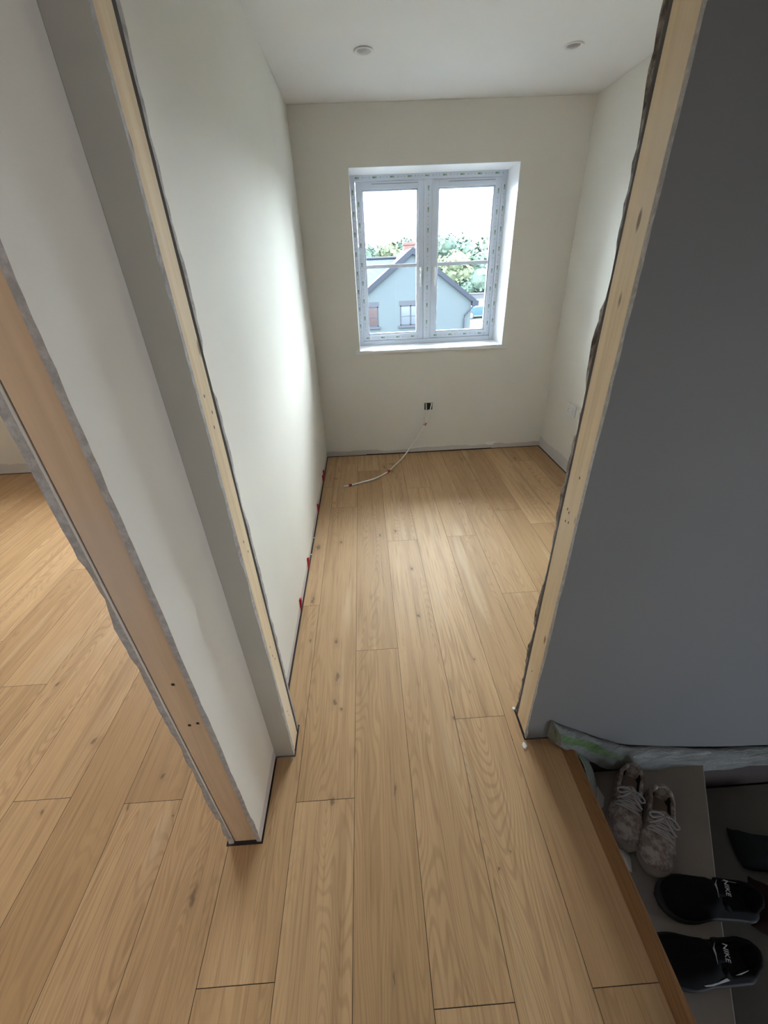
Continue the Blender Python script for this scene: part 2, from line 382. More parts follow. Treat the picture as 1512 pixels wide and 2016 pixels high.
def sash(x0, x1, hx, label):
    z0, z1, s = WZ0 + FW + .001, WZ1 - FW - .001, .046
    bm = bmesh.new(); y0 = YF + .010
    box(bm, x0, x0 + s, y0, YF + .055, z0, z1); box(bm, x1 - s, x1, y0, YF + .055, z0, z1)
    box(bm, x0 + s, x1 - s, y0, YF + .055, z0, z0 + s); box(bm, x0 + s, x1 - s, y0, YF + .055, z1 - s, z1)
    # glazing bead set back
    b = .010
    box(bm, x0 + s, x0 + s + b, y0 + .012, YF + .05, z0 + s, z1 - s); box(bm, x1 - s - b, x1 - s, y0 + .012, YF + .05, z0 + s, z1 - s)
    box(bm, x0 + s, x1 - s, y0 + .012, YF + .05, z0 + s, z0 + s + b); box(bm, x0 + s, x1 - s, y0 + .012, YF + .05, z1 - s - b, z1 - s)
    box(bm, x0 + s, x1 - s, YF + .026, YF + .040, 1.472, 1.497)
    sa = child('sash', bm, M['upvc'], win, bevel=.003); sa['label'] = label
    bm = bmesh.new(); box(bm, x0 + s, x1 - s, YF + .030, YF + .034, z0 + s, z1 - s)
    p = link('pane', bm, M['glass'], sa)
    bm = bmesh.new()
    box(bm, hx - .011, hx + .011, y0 - .008, y0, 1.36, 1.47)
    tube(bm, spline([(hx, y0 - .006, 1.455), (hx, y0 - .032, 1.46), (hx, y0 - .040, 1.44), (hx, y0 - .034, 1.38), (hx, y0 - .030, 1.335)], 5), [.009] * 8 + [.0085] * 6 + [.007] * 7, 8)
    h = link('handle', bm, M['plastic_white'], sa, smooth=True)
    # trickle vent slot along the sash head
    bm = bmesh.new(); box(bm, x0 + .12, x1 - .05, y0 - .0015, y0, z1 - .018, z1 - .013); link('vent_slot', bm, M['print_grey'], sa)
    return sa
g = bpy.data.materials.new('window_glass'); g.use_nodes = True; nt = g.node_tree; nt.nodes.clear()
o_ = nt.nodes.new('ShaderNodeOutputMaterial'); mx = nt.nodes.new('ShaderNodeMixShader'); tr = nt.nodes.new('ShaderNodeBsdfTransparent'); gl = nt.nodes.new('ShaderNodeBsdfGlossy')
gl.inputs['Roughness'].default_value = .02; tr.inputs[0].default_value = (.95, .98, .99, 1); fz = nt.nodes.new('ShaderNodeFresnel'); fz.inputs[0].default_value = 1.35
nt.links.new(fz.outputs[0], mx.inputs[0]); nt.links.new(tr.outputs[0], mx.inputs[1]); nt.links.new(gl.outputs[0], mx.inputs[2]); nt.links.new(mx.outputs[0], o_.inputs[0])
M['glass'] = g
sash(WX0 + FW + .001, .507, .484, 'left sash')
sash(.567, WX1 - FW - .001, .590, 'right sash')
# printed protective tape on the frame and sashes: repeated small green marks, dots and dashes
def tape(name, a, b, parent, y, w=.012, seed=1, start=0.0):
    a = Vector(a); b = Vector(b); L = (b - a).length; d = (b - a) / L; s = Vector((-d.z, 0, d.x)); bm = bmesh.new(); rnd = random.Random(seed)
    def q(t0, t1, s0, s1, mi, yy):
        vv = [bm.verts.new(Vector((a.x, yy, a.z)) + d * t + s * v) for t, v in ((t0, s0), (t1, s0), (t1, s1), (t0, s1))]
        bm.faces.new(vv).material_index = mi
    t = start
    while t < L - .05:
        q(t, t + .030, -w * .45, w * .45, 0, y)
        for j in range(4): q(t + .002 + j * .007, t + .006 + j * .007, -w * (.25 if j % 2 else .32), w * .28, 1 if j < 2 else 2, y - .0003)
        if t + .062 < L: q(t + .054, t + .060, -w * .3, w * .3, 2, y)
        if t + .088 < L: q(t + .072, t + .088, -w * .06, w * .06, 2, y)
        if t + .108 < L: q(t + .103, t + .107, -w * .3, w * .3, 2, y)
        t += .128
    o = link(name, bm, [M['print_green'], M['print_dark'], M['print_grey']], parent)
    for v in o.data.vertices: pass
    return o
yt = YF + .010 - .0012
sL, sR = [o for o in win.children if o.name.startswith('sash')]
def ptape(*a, **k):
    o = tape(*a, **k); p = a[3]
    if p is win or p is fr: o.parent = p; o.matrix_parent_inverse = Matrix.Identity(4)
    return o
for ob, args in ((sL, ((.02, 0, .962), (.46, 0, .962))), (sR, ((.60, 0, .962), (1.05, 0, .962))), (sL, ((.018, 0, 1.9), (.018, 0, 1.0))), (sR, ((1.06, 0, 1.95), (1.06, 0, 1.0)))):
    tape('printed_tape', args[0], args[1], ob, yt)
for args in (((.537, 0, 1.98), (.537, 0, .95)), ((-.022, 0, 1.97), (-.022, 0, .96)), ((.0, 0, 2.038), (1.1, 0, 2.038)), ((1.10, 0, 1.97), (1.10, 0, 1.0))):
    tape('printed_tape', args[0], args[1], fr, YF - .0012)
# reveal lining and sill board
bm = bmesh.new()
box(bm, WX0, WX0 + .003, YB - .002, YF, WZ0, WZ1); box(bm, WX1 - .003, WX1, YB - .002, YF, WZ0, WZ1); box(bm, WX0, WX1, YB - .002, YF, WZ1 - .003, WZ1)
child('reveal', bm, M['white'], win)
bm = bmesh.new(); box(bm, WX0 + .001, WX1 - .001, YB - .03, YF, WZ0 + .0005, WZ0 + .003); box(bm, WX0 - .030, WX1 + .034, YB - .028, YB - .0005, WZ0 - .018, WZ0 + .003)
child('window_sill', bm, M['white'], win, bevel=.005, seg=3)
# children made with link() carry world coordinates: undo the Empty's offset on the direct children only
def fix_children(root):
    for ch in root.children: ch.matrix_parent_inverse = Matrix.Translation(-Vector(root.location))
fix_children(win)

# ------------------------------------------------------------------ double socket on the right wall
sk = tag(empty('wall_socket', (XR, 3.03, .484)), 'white double plug socket low on the right wall of the far room', 'socket')
bm = bmesh.new(); box(bm, -.010, 0, -.074, .074, -.043, .043); link('face_plate', bm, M['plastic_white'], sk, bevel=.003)
for y in (-.036, .036):
    bm = bmesh.new(); box(bm, -.0125, -.0098, y - .008, y + .008, .012, .030); link('rocker_switch', bm, M['plastic_white'], sk, bevel=.001)
    bm = bmesh.new()
    box(bm, -.0103, -.0098, y - .003, y + .003, -.006, .002); box(bm, -.0103, -.0098, y - .014, y - .008, -.022, -.018); box(bm, -.0103, -.0098, y + .008, y + .014, -.022, -.018)
    link('pin_slots', bm, M['print_dark'], sk)

# ------------------------------------------------------------------ back box and loose cables
bb = tag(empty('back_box', (.526, YB - .001, .427)), 'open metal back box let into the wall below the window', 'back box')
bm = bmesh.new()
box(bm, -.035, .035, -.0012, .0, -.030, .030, 1)
box(bm, -.035, -.031, -.003, 0, -.030, .030); box(bm, .031, .035, -.003, 0, -.030, .030); box(bm, -.035, .035, -.003, 0, .027, .030)
for x in (-.012, .018): tube(bm, [(x, 0, -.026), (x, -.004, -.026)], .008, 10, 1)
link('metal_box', bm, [M['steel'], M['void']], bb)
base = [(.497, 3.468, .285), (.455, 3.462, .205), (.378, 3.43, .108), (.305, 3.37, .040), (.242, 3.290, .010), (.142, 3.120, .007), (.030, 3.000, .007), (-.090, 2.935, .007), (-.155, 2.907, .007), (-.222, 2.886, .007)]
cb = tag(empty('loose_cable', (.526, YB - .003, .43)), 'white loose cables taped together hanging from wall box onto floor', 'cable')
for q, (sx, off) in enumerate(((.505, -.005), (.550, .005))):
    pts = [(sx, YB - .004, .452), (sx - .001, YB - .020, .445), (sx * .6 + .2, YB - .032, .37)] + [(x + off * .8, y + off * (1 if x > .2 else .9), z + abs(off) * .2) for x, y, z in base]
    bm = bmesh.new(); tube(bm, spline(pts, 8), .0046, 8); o = link('cable', bm, M['cable'], cb, smooth=True)
bm = bmesh.new(); tube(bm, spline([(x, y, z + .003) for x, y, z in base[4:]], 8), .0052, 8); link('cable', bm, M['cable'], cb, smooth=True)
for (a, b) in (((.500, 3.469, .292), (.489, 3.467, .270)), ((.150, 3.132, .008), (.128, 3.106, .008)), ((-.165, 2.905, .008), (-.188, 2.897, .008))):
    bm = bmesh.new(); tube(bm, [a, b], .0102, 10); link('red_tape', bm, M['redtape'], cb)['label'] = 'red tape'
fix_children(cb)

# ------------------------------------------------------------------ ceiling downlights
def downlight(x, y, label):
    r = tag(empty('downlight', (x, y, ZC)), label, 'ceiling light', 'recessed ceiling downlights')
    prof = [(.047, .0), (.047, -.003), (.044, -.005), (.036, -.004), (.033, .0), (.030, .012)]
    bm = bmesh.new(); n = 40; rings = [[bm.verts.new((a * math.cos(2 * PI * j / n), a * math.sin(2 * PI * j / n), z - .0006)) for j in range(n)] for a, z in prof]
    for u, v in zip(rings, rings[1:]):
        for j in range(n): bm.faces.new((u[j], u[(j + 1) % n], v[(j + 1) % n], v[j]))
    link('bezel', bm, M['plastic_white'], r, smooth=True)
    bm = bmesh.new(); n = 24
    rings = [[bm.verts.new((a * math.cos(2 * PI * j / n), a * math.sin(2 * PI * j / n), z)) for j in range(n)] for a, z in ((.0305, -.0012), (.022, -.0025), (.018, -.006), (.004, -.0075))]
    for u, v in zip(rings, rings[1:]):
        for j in range(n): bm.faces.new((u[j], u[(j + 1) % n], v[(j + 1) % n], v[j]))
    bm.faces.new(rings[-1]); link('lamp', bm, mat('lamp_glass', (.45, .42, .42), .3), r, smooth=True)
    return r
downlight(.076, 2.80, 'white round downlight in the ceiling, the left of two, nearer the left wall')
downlight(1.10, 2.815, 'white round downlight in the ceiling, the right of two, nearer the right wall')

# ------------------------------------------------------------------ red spacer wedges along the left wall
def wedge_mesh(h, w, t):
    bm = bmesh.new(); n = 7; A = []
    for i in range(n + 1):
        f = i / n; z = -.003 + (h + .003) * f; th = .003 + (t - .003) * f; ww = w * (.55 + .45 * f) * (1 if f < .9 else .8)
        A.append([bm.verts.new(p) for p in ((0, -ww / 2, z), (th, -ww / 2, z), (th, ww / 2, z), (0, ww / 2, z))])
    for a, b in zip(A, A[1:]):
        for j in range(4): bm.faces.new((a[j], a[(j + 1) % 4], b[(j + 1) % 4], b[j]))
    bm.faces.new(A[0]); bm.faces.new(A[-1])
    for f in (.35, .55, .75): box(bm, t * f, t * f + .0025, -w * .4, w * .4, h * f, h * f + .002)
    return bm
W_ = [(1.545, .074, 'red plastic floor wedge by left wall, the one nearest the doorway'),
      (1.885, .070, 'red plastic floor wedge by left wall, second from the doorway'),
      (2.515, .066, 'red plastic floor wedge by left wall, third from the doorway'),
      (2.985, .066, 'red plastic floor wedge in the pair near the back corner, nearer the doorway'),
      (3.060, .074, 'red plastic floor wedge closest to the back corner of the left wall')]
w0 = None
for y, h, lb in W_:
    if w0 is None: w0 = link('floor_wedge', wedge_mesh(.072, .018, .013), M['red'], None, bevel=.0008); o = w0
    else: o = w0.copy(); C.objects.link(o)
    o.location = (XL + .0006, y, 0.0); o.scale = (1, 1, h / .072); o.rotation_euler = (math.radians(-6), 0, 0)
    tag(o, lb, 'wedge', 'red floor spacer wedges')
# plaster crumbs
def crumb(x, y, z, s, seed, label, sc=(1, 1, .6)):
    rnd = random.Random(seed); bm = bmesh.new(); bmesh.ops.create_icosphere(bm, subdivisions=2, radius=s)
    for v in bm.verts: v.co = Vector((v.co.x * sc[0], v.co.y * sc[1], v.co.z * sc[2])) * rnd.uniform(.75, 1.2)
    o = link('plaster_crumb', bm, M['white'], None); o.location = (x, y, z + s * sc[2] * .8); tag(o, label, 'crumb', 'loose plaster crumbs'); return o
crumb(-.396, 2.20, -.003, .0055, 1, 'tiny white plaster crumb in the floor gap, between second and third wedge')
crumb(-.396, 2.02, -.003, .006, 2, 'tiny white plaster crumb in the floor gap just beyond the second wedge')
crumb(.487, .795, 0, .0065, 3, 'ragged plaster crumb on the floor at foot of right stud', (1.0, 1.9, .6))
crumb(.494, .938, 0, .006, 5, 'small white plaster crumb behind the foot of the right stud')

# ------------------------------------------------------------------ landing nosing and stairs
bm = bmesh.new(); prof = [(.6125, 0), (.645, 0), (.655, -.002), (.662, -.008), (.665, -.016), (.662, -.025), (.652, -.030), (.6305, -.030), (.6305, -.05), (.625, -.05), (.625, -.003), (.6125, -.003)]
for y0, y1 in ((-1.47, .800),):
    a = [bm.verts.new((x, y0, z)) for x, z in prof]; b = [bm.verts.new((x, y1, z)) for x, z in prof]
    for i in range(len(prof)): bm.faces.new((a[i], a[(i + 1) % len(prof)], b[(i + 1) % len(prof)], b[i]))
    bm.faces.new(a); bm.faces.new(b[::-1])
tag(link('stair_nosing', bm, M['oak_nose'], None), 'dark orange oak stair nosing along the landing edge', 'nosing')

M['tread'] = mat('stair_board', (.19, .165, .145), .85); k = NT(M['tread']); P = k.geo()
k.col(k.mix(k.noise(P, 5, 5, .6), (.30, .265, .235), (.40, .355, .31))); k.bump(k.noise(P, 300, 3), .3, .001)
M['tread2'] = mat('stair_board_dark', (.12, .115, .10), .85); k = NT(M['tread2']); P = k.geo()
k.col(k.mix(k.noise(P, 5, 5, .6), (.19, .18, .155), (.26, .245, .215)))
M['riser'] = mat('stair_riser', (.09, .07, .065), .8)
st = tag(empty('staircase', (.66, .8, -.2)), 'brown winder stairs going down to the right of the landing', 'staircase')
def slab(poly, z0, z1, name, mt, label=None):
    bm = bmesh.new(); a = [bm.verts.new((x, y, z0)) for x, y in poly]; b = [bm.verts.new((x, y, z1)) for x, y in poly]
    for i in range(len(poly)): bm.faces.new((a[i], a[(i + 1) % len(poly)], b[(i + 1) % len(poly)], b[i]))
    bm.faces.new(a[::-1]); bm.faces.new(b); o = link(name, bm, mt, st, bevel=.004)
    if label: o['label'] = label
    return o
slab([(.63, -1.47), (.63, .790), (1.210, .790), (1.012, .466), (.80, .10), (.66, -.60), (.63, -1.2)], -.225, -.200, 'tread', M['tread'], 'upper tread carrying the shoes')
slab([(.78, .10), (.99, .466), (1.185, .790), (1.195, .790), (1.0, .466), (.79, .10)], -.40, -.226, 'riser', M['riser'])
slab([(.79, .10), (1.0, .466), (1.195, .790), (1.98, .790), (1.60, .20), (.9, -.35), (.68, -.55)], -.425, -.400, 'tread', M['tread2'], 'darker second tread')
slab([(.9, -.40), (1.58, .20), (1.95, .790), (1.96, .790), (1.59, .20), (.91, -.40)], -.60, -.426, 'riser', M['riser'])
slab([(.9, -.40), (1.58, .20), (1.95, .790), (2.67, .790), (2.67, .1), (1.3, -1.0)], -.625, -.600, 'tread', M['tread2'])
slab([(.6305, -1.47), (.6305, .79), (.634, .79), (.634, -1.47)], -.199, -.051, 'riser', M['white'])
# stringer against the wall (below the film)
bm = bmesh.new(); top = [(.66, -.045), (.70, -.055), (.823, -.105), (.95, -.150), (1.075, -.170), (1.473, -.205), (1.9, -.25), (2.66, -.45)]
for i in range(len(top) - 1):
    (x0, z0), (x1, z1) = top[i], top[i + 1]
    A = [bm.verts.new(p) for p in ((x0, .796, -.70), (x1, .796, -.70), (x1, .796, z1), (x0, .796, z0), (x0, .8195, -.70), (x1, .8195, -.70), (x1, .8195, z1), (x0, .8195, z0))]
    for f in ((0, 1, 2, 3), (3, 2, 6, 7), (5, 4, 7, 6)): bm.faces.new([A[j] for j in f])
bmesh.ops.remove_doubles(bm, verts=bm.verts, dist=1e-5)
link('stringer', bm, M['riser'], st)
fix_children(st)

# crinkled protective film wrapped over the stringer
mt = mat('protective_film', (.36, .38, .35), .32); M['film'] = mt; k = NT(mt); P = k.geo()
uv = k.n('ShaderNodeUVMap', uv_map='band').outputs[0]; sp = k.n('ShaderNodeSeparateXYZ', {0: uv})
v = k.math('ADD', sp.outputs[1], k.math('MULTIPLY', k.math('SUBTRACT', k.noise(P, 9, 3), .5), .35))
g1 = k.math('MULTIPLY', k.ramp(v, .55, .62), k.ramp(v, .86, .80))
fade = k.ramp(sp.outputs[0], .50, .22); g1 = k.math('MULTIPLY', g1, fade)
c = k.mix(k.noise(P, 25, 4, .7), (.22, .235, .215), (.36, .37, .345))
c = k.mix(k.math('MULTIPLY', g1, .9), c, (.12, .26, .06)); k.col(c)
k.b.inputs['Specular IOR Level'].default_value = .7
k.bump(k.noise(k.mapping(P, (9, 30, 30)), 1.6, 5, .65, 1.2), .9, .012)
def film_strip(tops, bots, name, parent, bulge=.022, seed=2, nu=60, nv=12):
    rnd = random.Random(seed); bm = bmesh.new(); uvl = bm.loops.layers.uv.new('band')
    T = spline(tops, 12); B = spline(bots, 12)
    def at(L, t):
        s = t * (len(L) - 1); i = min(int(s), len(L) - 2); return L[i].lerp(L[i + 1], s - i)
    G = []
    for i in range(nu + 1):
        row = []; a = at(T, i / nu); b = at(B, i / nu)
        for j in range(nv + 1):
            f = j / nv; p = b.lerp(a, f)
            p = p + Vector((rnd.uniform(-1, 1) * .001, -bulge * math.sin(PI * min(1, f * 1.0)) ** .6 + .003 * math.sin(i * .55 + j * 1.3) + rnd.uniform(-1, 1) * .0016, rnd.uniform(-1, 1) * .001))
            row.append(bm.verts.new(p))
        G.append(row)
    for i in range(nu):
        for j in range(nv):
            f = bm.faces.new((G[i][j], G[i + 1][j], G[i + 1][j + 1], G[i][j + 1]))
            for l, (a, b) in zip(f.loops, ((i, j), (i + 1, j), (i + 1, j + 1), (i, j + 1))): l[uvl].uv = (a / nu, b / nv)
    me = bpy.data.meshes.new(name); bm.to_mesh(me); bm.free(); me.materials.append(M['film'])
    for p in me.polygons: p.use_smooth = True
    o = bpy.data.objects.new(name, me); C.objects.link(o); o.parent = parent
    s = o.modifiers.new('s', 'SOLIDIFY'); s.thickness = .0012; return o
fl = tag(empty('protective_film', (.58, .80, .10)), 'crumpled clear film with green print wrapped over stair stringer at wall base', 'plastic film')
film_strip([(.576, .815, .108), (.64, .815, .060), (.73, .815, .005), (.823, .815, -.052), (.90, .815, -.085), (1.075, .815, -.120), (1.30, .815, -.150), (1.473, .815, -.162), (1.9, .815, -.20), (2.5, .815, -.35)],
           [(.590, .790, .010), (.655, .775, -.030), (.73, .782, -.100), (.82, .786, -.175), (.90, .788, -.205), (1.075, .790, -.262), (1.30, .790, -.250), (1.473, .790, -.245), (1.9, .79, -.30), (2.5, .79, -.46)], 'film_wrap', fl, .020)
film_strip([(.66, .772, -.012), (.676, .745, -.03), (.688, .71, -.07), (.690, .675, -.13), (.688, .655, -.185)], [(.72, .785, -.075), (.728, .745, -.09), (.732, .705, -.13), (.728, .678, -.165), (.722, .66, -.19)], 'film_flap', fl, .004, 5, 24, 6)
bm = bmesh.new(); q = [bm.verts.new(p) for p in ((.576, .8195, .108), (.592, .772, .090), (.600, .766, .045), (.590, .79, .008), (.576, .8195, .010))]; bm.faces.new(q)
o = link('film_end', bm, M['film'], fl); s = o.modifiers.new('s', 'SOLIDIFY'); s.thickness = .001
fix_children(fl)
# white scraps on the tread
def scrap(pts, label, seed):
    rnd = random.Random(seed); bm = bmesh.new(); c = bm.verts.new((sum(p[0] for p in pts) / len(pts), sum(p[1] for p in pts) / len(pts), -.19))
    vv = [bm.verts.new((x, y, -.198 + rnd.uniform(0, .006))) for x, y in pts]
    for i in range(len(vv)): bm.faces.new((c, vv[i], vv[(i + 1) % len(vv)]))
    o = link('plastic_scrap', bm, M['plastic_white'], None); s = o.modifiers.new('s', 'SOLIDIFY'); s.thickness = .001
    tag(o, label, 'scrap', 'white scraps on the stair'); return o
scrap([(.72, .72), (.765, .735), (.775, .70), (.755, .67), (.73, .66)], 'crumpled white plastic scrap beside the heel of the left white trainer', 2)
scrap([(.72, .56), (.765, .548), (.768, .52), (.752, .485), (.73, .50)], 'small white scrap by the nosing between the toes of the white trainers', 3)

# ------------------------------------------------------------------ shoes
def cr(xs, ys, t):
    for i in range(len(xs) - 1):
        if t <= xs[i + 1] or i == len(xs) - 2:
            f = max(0, min(1, (t - xs[i]) / (xs[i + 1] - xs[i]))); f = f * f * (3 - 2 * f); return ys[i] + (ys[i + 1] - ys[i]) * f
def shoe_surf(s, th, L, W, H, side=1):
    """point on the upper; s 0 heel .. 1 toe, th 0 (outer side) .. pi (inner side)"""
    w = W / 2 * cr([0, .06, .18, .42, .70, .88, 1], [.34, .64, .76, .80, 1.0, .80, .18], s)
    if s > .70: w = W / 2 * max(.06, 1 - ((s - .70) / .30) ** 2.3) ** .5
    elif s < .13: w = W / 2 * .76 * max(.10, 1 - ((.13 - s) / .13) ** 2.2) ** .5
    h = H * cr([0, .06, .30, .46, .62, .80, .93, 1], [.92, 1.0, .90, .92, .66, .46, .34, .10], s)
    cy = side * W * .07 * math.sin(PI * s)
    e = .72
    cx, sx = math.cos(th), math.sin(th)
    y = cy + w * math.copysign(abs(cx) ** e, cx) * (1 - .16 * (max(0, sx) if s < .45 else 0)); z = .02 + h * abs(sx) ** .8
    return Vector((L * s, y, z))
def make_shoe(name, L, W, H, mats, side, laces=True):
    r = empty(name); up, lin, sole, lace = mats
    bm = bmesh.new(); N = 28; S = [0, .015, .04, .08, .12, .17, .22, .27, .32, .37, .41, .44, .48, .53, .58, .63, .68, .73, .78, .83, .88, .92, .955, .98, 1]; G = []
    for s in S:
        row = []
        for j in range(N + 1):
            th = PI * j / N; p = shoe_surf(s, th, L, W, H, side)
            if .05 < s < .43:
                lim = .18 if s > .10 and s < .39 else .30
                if lim < j / N < 1 - lim:
                    q = shoe_surf(s, PI * (lim if j / N < .5 else 1 - lim), L, W, H, side); c = shoe_surf(s, 0, L, W, H, side).lerp(shoe_surf(s, PI, L, W, H, side), .5)
                    f = abs(j / N - .5) / (.5 - lim); p = Vector((q.x, c.y + (q.y - c.y) * f ** .35 * .92, .028 + (q.z - .028) * f ** 6))
            row.append(bm.verts.new(p))
        G.append(row)
    for i in range(len(S) - 1):
        for j in range(N):
            f = bm.faces.new((G[i][j], G[i + 1][j], G[i + 1][j + 1], G[i][j + 1])); t = (j + .5) / N
            f.material_index = 1 if (.04 < S[i] < .41 and .22 < t < .78) else 0
    bm.faces.new(G[0]); bm.faces.new(G[-1][::-1])
    o = link('upper', bm, [up, lin], r, smooth=True)
    # sole
    bm = bmesh.new(); n = 80; rings = []
    for (z, g) in ((0, .93), (.004, 1.0), (.018, 1.04), (.027, 1.035), (.029, .9)):
        ring = []
        for i in range(n):
            a = i / n; s = (a * 2 if a < .5 else 2 - a * 2); sgn = 0 if a < .5 else PI
            s2 = .5 - .5 * math.cos(PI * s); p = shoe_surf(s2, sgn, L, W, H, side); c = Vector((L * .5, side * W * .03, 0))
            d = Vector((p.x, p.y, 0)) - c
            ring.append(bm.verts.new((c.x + d.x * (1 + (g - 1) * .5) + (.010 if s2 > .5 else -.008) * abs(2 * s2 - 1) ** 3, c.y + d.y * g * 1.03, z + .010 * max(0, s2 - .85) / .15 * (1 if z < .01 else .4))))
        rings.append(ring)
    for u, v in zip(rings, rings[1:]):
        for j in range(n): bm.faces.new((u[j], u[(j + 1) % n], v[(j + 1) % n], v[j]))
    bm.faces.new(rings[0][::-1]); bm.faces.new(rings[-1]); link('sole', bm, sole, r, smooth=True)
    # collar roll
    bm = bmesh.new(); lim = .30; pts = []
    for s in [.41, .36, .30, .24, .18, .12, .07, .04]: pts.append(shoe_surf(s, PI * (.18 if .1 < s < .39 else .29), L, W, H, side))
    pts.append(shoe_surf(.02, PI * .5, L, W, H, side))
    for s in [.04, .07, .12, .18, .24, .30, .36, .41]: pts.append(shoe_surf(s, PI * (.82 if .1 < s < .39 else .71), L, W, H, side))
    tube(bm, spline(pts, 3), .0065, 8); link('collar', bm, up, r, smooth=True)
    # tongue
    bm = bmesh.new(); G = []
    for i, s in enumerate([.68, .60, .53, .47, .43, .405]):
        c = shoe_surf(s, PI / 2, L, W, H, side); w = W * (.20 + .02 * i); lift = [.0, .003, .005, .008, .013, .022][i]
        G.append([bm.verts.new((c.x, c.y + w * t, c.z + lift - .012 * abs(t * 2) ** 2)) for t in (-.5, -.3, -.1, .1, .3, .5)])
    for a, b in zip(G, G[1:]):
        for j in range(5): bm.faces.new((a[j], b[j], b[j + 1], a[j + 1]))
    o = link('tongue', bm, up, r, smooth=True); sm = o.modifiers.new('s', 'SOLIDIFY'); sm.thickness = .007
    if laces:
        bm = bmesh.new(); rows = [.43, .48, .53, .58, .63]
        for i, s in enumerate(rows):
            a = [shoe_surf(s, PI * t, L, W, H, side) + Vector((.002 * (1 if i % 2 else -1) * (t - .5) * 8, 0, .005)) for t in (.27, .38, .5, .62, .73)]
            tube(bm, spline(a, 3), .0032, 6)
            if i < len(rows) - 1:
                for (t0, t1) in ((.3, .7), (.7, .3)):
                    a = [shoe_surf(s + (rows[i + 1] - s) * q, PI * (t0 + (t1 - t0) * q), L, W, H, side) + Vector((0, 0, .006)) for q in (0, .33, .66, 1)]
                    tube(bm, spline(a, 3), .0028, 6)
        c = shoe_surf(.43, PI / 2, L, W, H, side)
        for sg in (-1, 1):
            tube(bm, spline([c + Vector((0, 0, .008)), c + Vector((.004, sg * .022, .018)), c + Vector((.014, sg * .042, .008)), c + Vector((.02, sg * .030, .003)), c + Vector((.006, sg * .008, .010))], 5), .003, 6)
            tube(bm, spline([c + Vector((.004, 0, .008)), c + Vector((.025, sg * .018, .006)), c + Vector((.038, sg * .038, -.006))], 5), .003, 6)
        link('laces', bm, lace, r, smooth=True)
    return r
M['shoe_w'] = mat('worn_white_leather', (.42, .38, .35), .7); k = NT(M['shoe_w']); P = k.obj()
k.col(k.mix(k.ramp(k.noise(P, 38, 5, .7), .38, .62), (.22, .16, .14), (.47, .43, .40))); k.bump(k.noise(P, 60, 4), .5, .003)
M['shoe_in'] = mat('dark_lining', (.012, .01, .01), .9)
M['shoe_sole'] = mat('dirty_sole', (.26, .22, .19), .8)
M['lace'] = mat('grey_laces', (.48, .46, .46), .85)
M['shoe_b'] = mat('black_knit', (.006, .006, .007), .85, **{'Specular IOR Level': .2})
M['sole_b'] = mat('black_sole', (.012, .012, .012), .6)
M['mark'] = mat('white_mark', (.42, .42, .43), .7)
M['sole_edge'] = mat('grey_midsole', (.02, .02, .02), .6)
def place(o, heel, toe, z, label, group, cat='shoe'):
    o.location = (heel[0], heel[1], z); o.rotation_euler = (0, 0, math.atan2(toe[1] - heel[1], toe[0] - heel[0])); tag(o, label, cat, group)
sw = (M['shoe_w'], M['shoe_in'], M['shoe_sole'], M['lace'])
a = make_shoe('trainer', .262, .107, .070, sw, -1); place(a, (.905, .765), (.757, .545), -.2, 'worn white lace-up trainer on the stair, the one nearer the wall', 'pair of worn white trainers')
b = make_shoe('trainer', .262, .107, .070, sw, 1); place(b, (.962, .690), (.800, .470), -.2, 'worn white lace-up trainer on the stair, the one nearer the black trainers', 'pair of worn white trainers')
sb = (M['shoe_b'], M['shoe_in'], M['sole_edge'], M['shoe_b'])
def swoosh(bm, side_th, L, W, H, side, sgn):
    # tapered curved tick along the side of the upper
    up = [(.62, .30), (.55, .26), (.48, .26), (.40, .33), (.30, .43), (.18, .55)]; lo = [(.60, .24), (.52, .13), (.44, .13), (.36, .24), (.28, .38), (.18, .54)]
    def P(s, hgt):
        th = PI * hgt * .5
        p = shoe_surf(s, th if sgn > 0 else PI - th, L, W, H, side); n = Vector((0, sgn, .4)).normalized(); return p + n * .0015
    A = [bm.verts.new(P(*q)) for q in up]; B = [bm.verts.new(P(*q)) for q in lo]
    for i in range(5): bm.faces.new((A[i], A[i + 1], B[i + 1], B[i]))
def text_mesh(txt, size, name, mt, parent, loc, rot):
    cu = bpy.data.curves.new(name, 'FONT'); cu.body = txt; cu.size = size; cu.align_x = 'CENTER'; cu.align_y = 'CENTER'; cu.extrude = .0004; cu.shear = .25
    t = bpy.data.objects.new(name, cu); C.objects.link(t); bpy.context.view_layer.update()
    me = bpy.data.meshes.new_from_object(t.evaluated_get(bpy.context.evaluated_depsgraph_get())); bpy.data.objects.remove(t)
    o = bpy.data.objects.new(name, me); me.materials.append(mt); C.objects.link(o); o.parent = parent; o.location = loc; o.rotation_euler = rot; return o
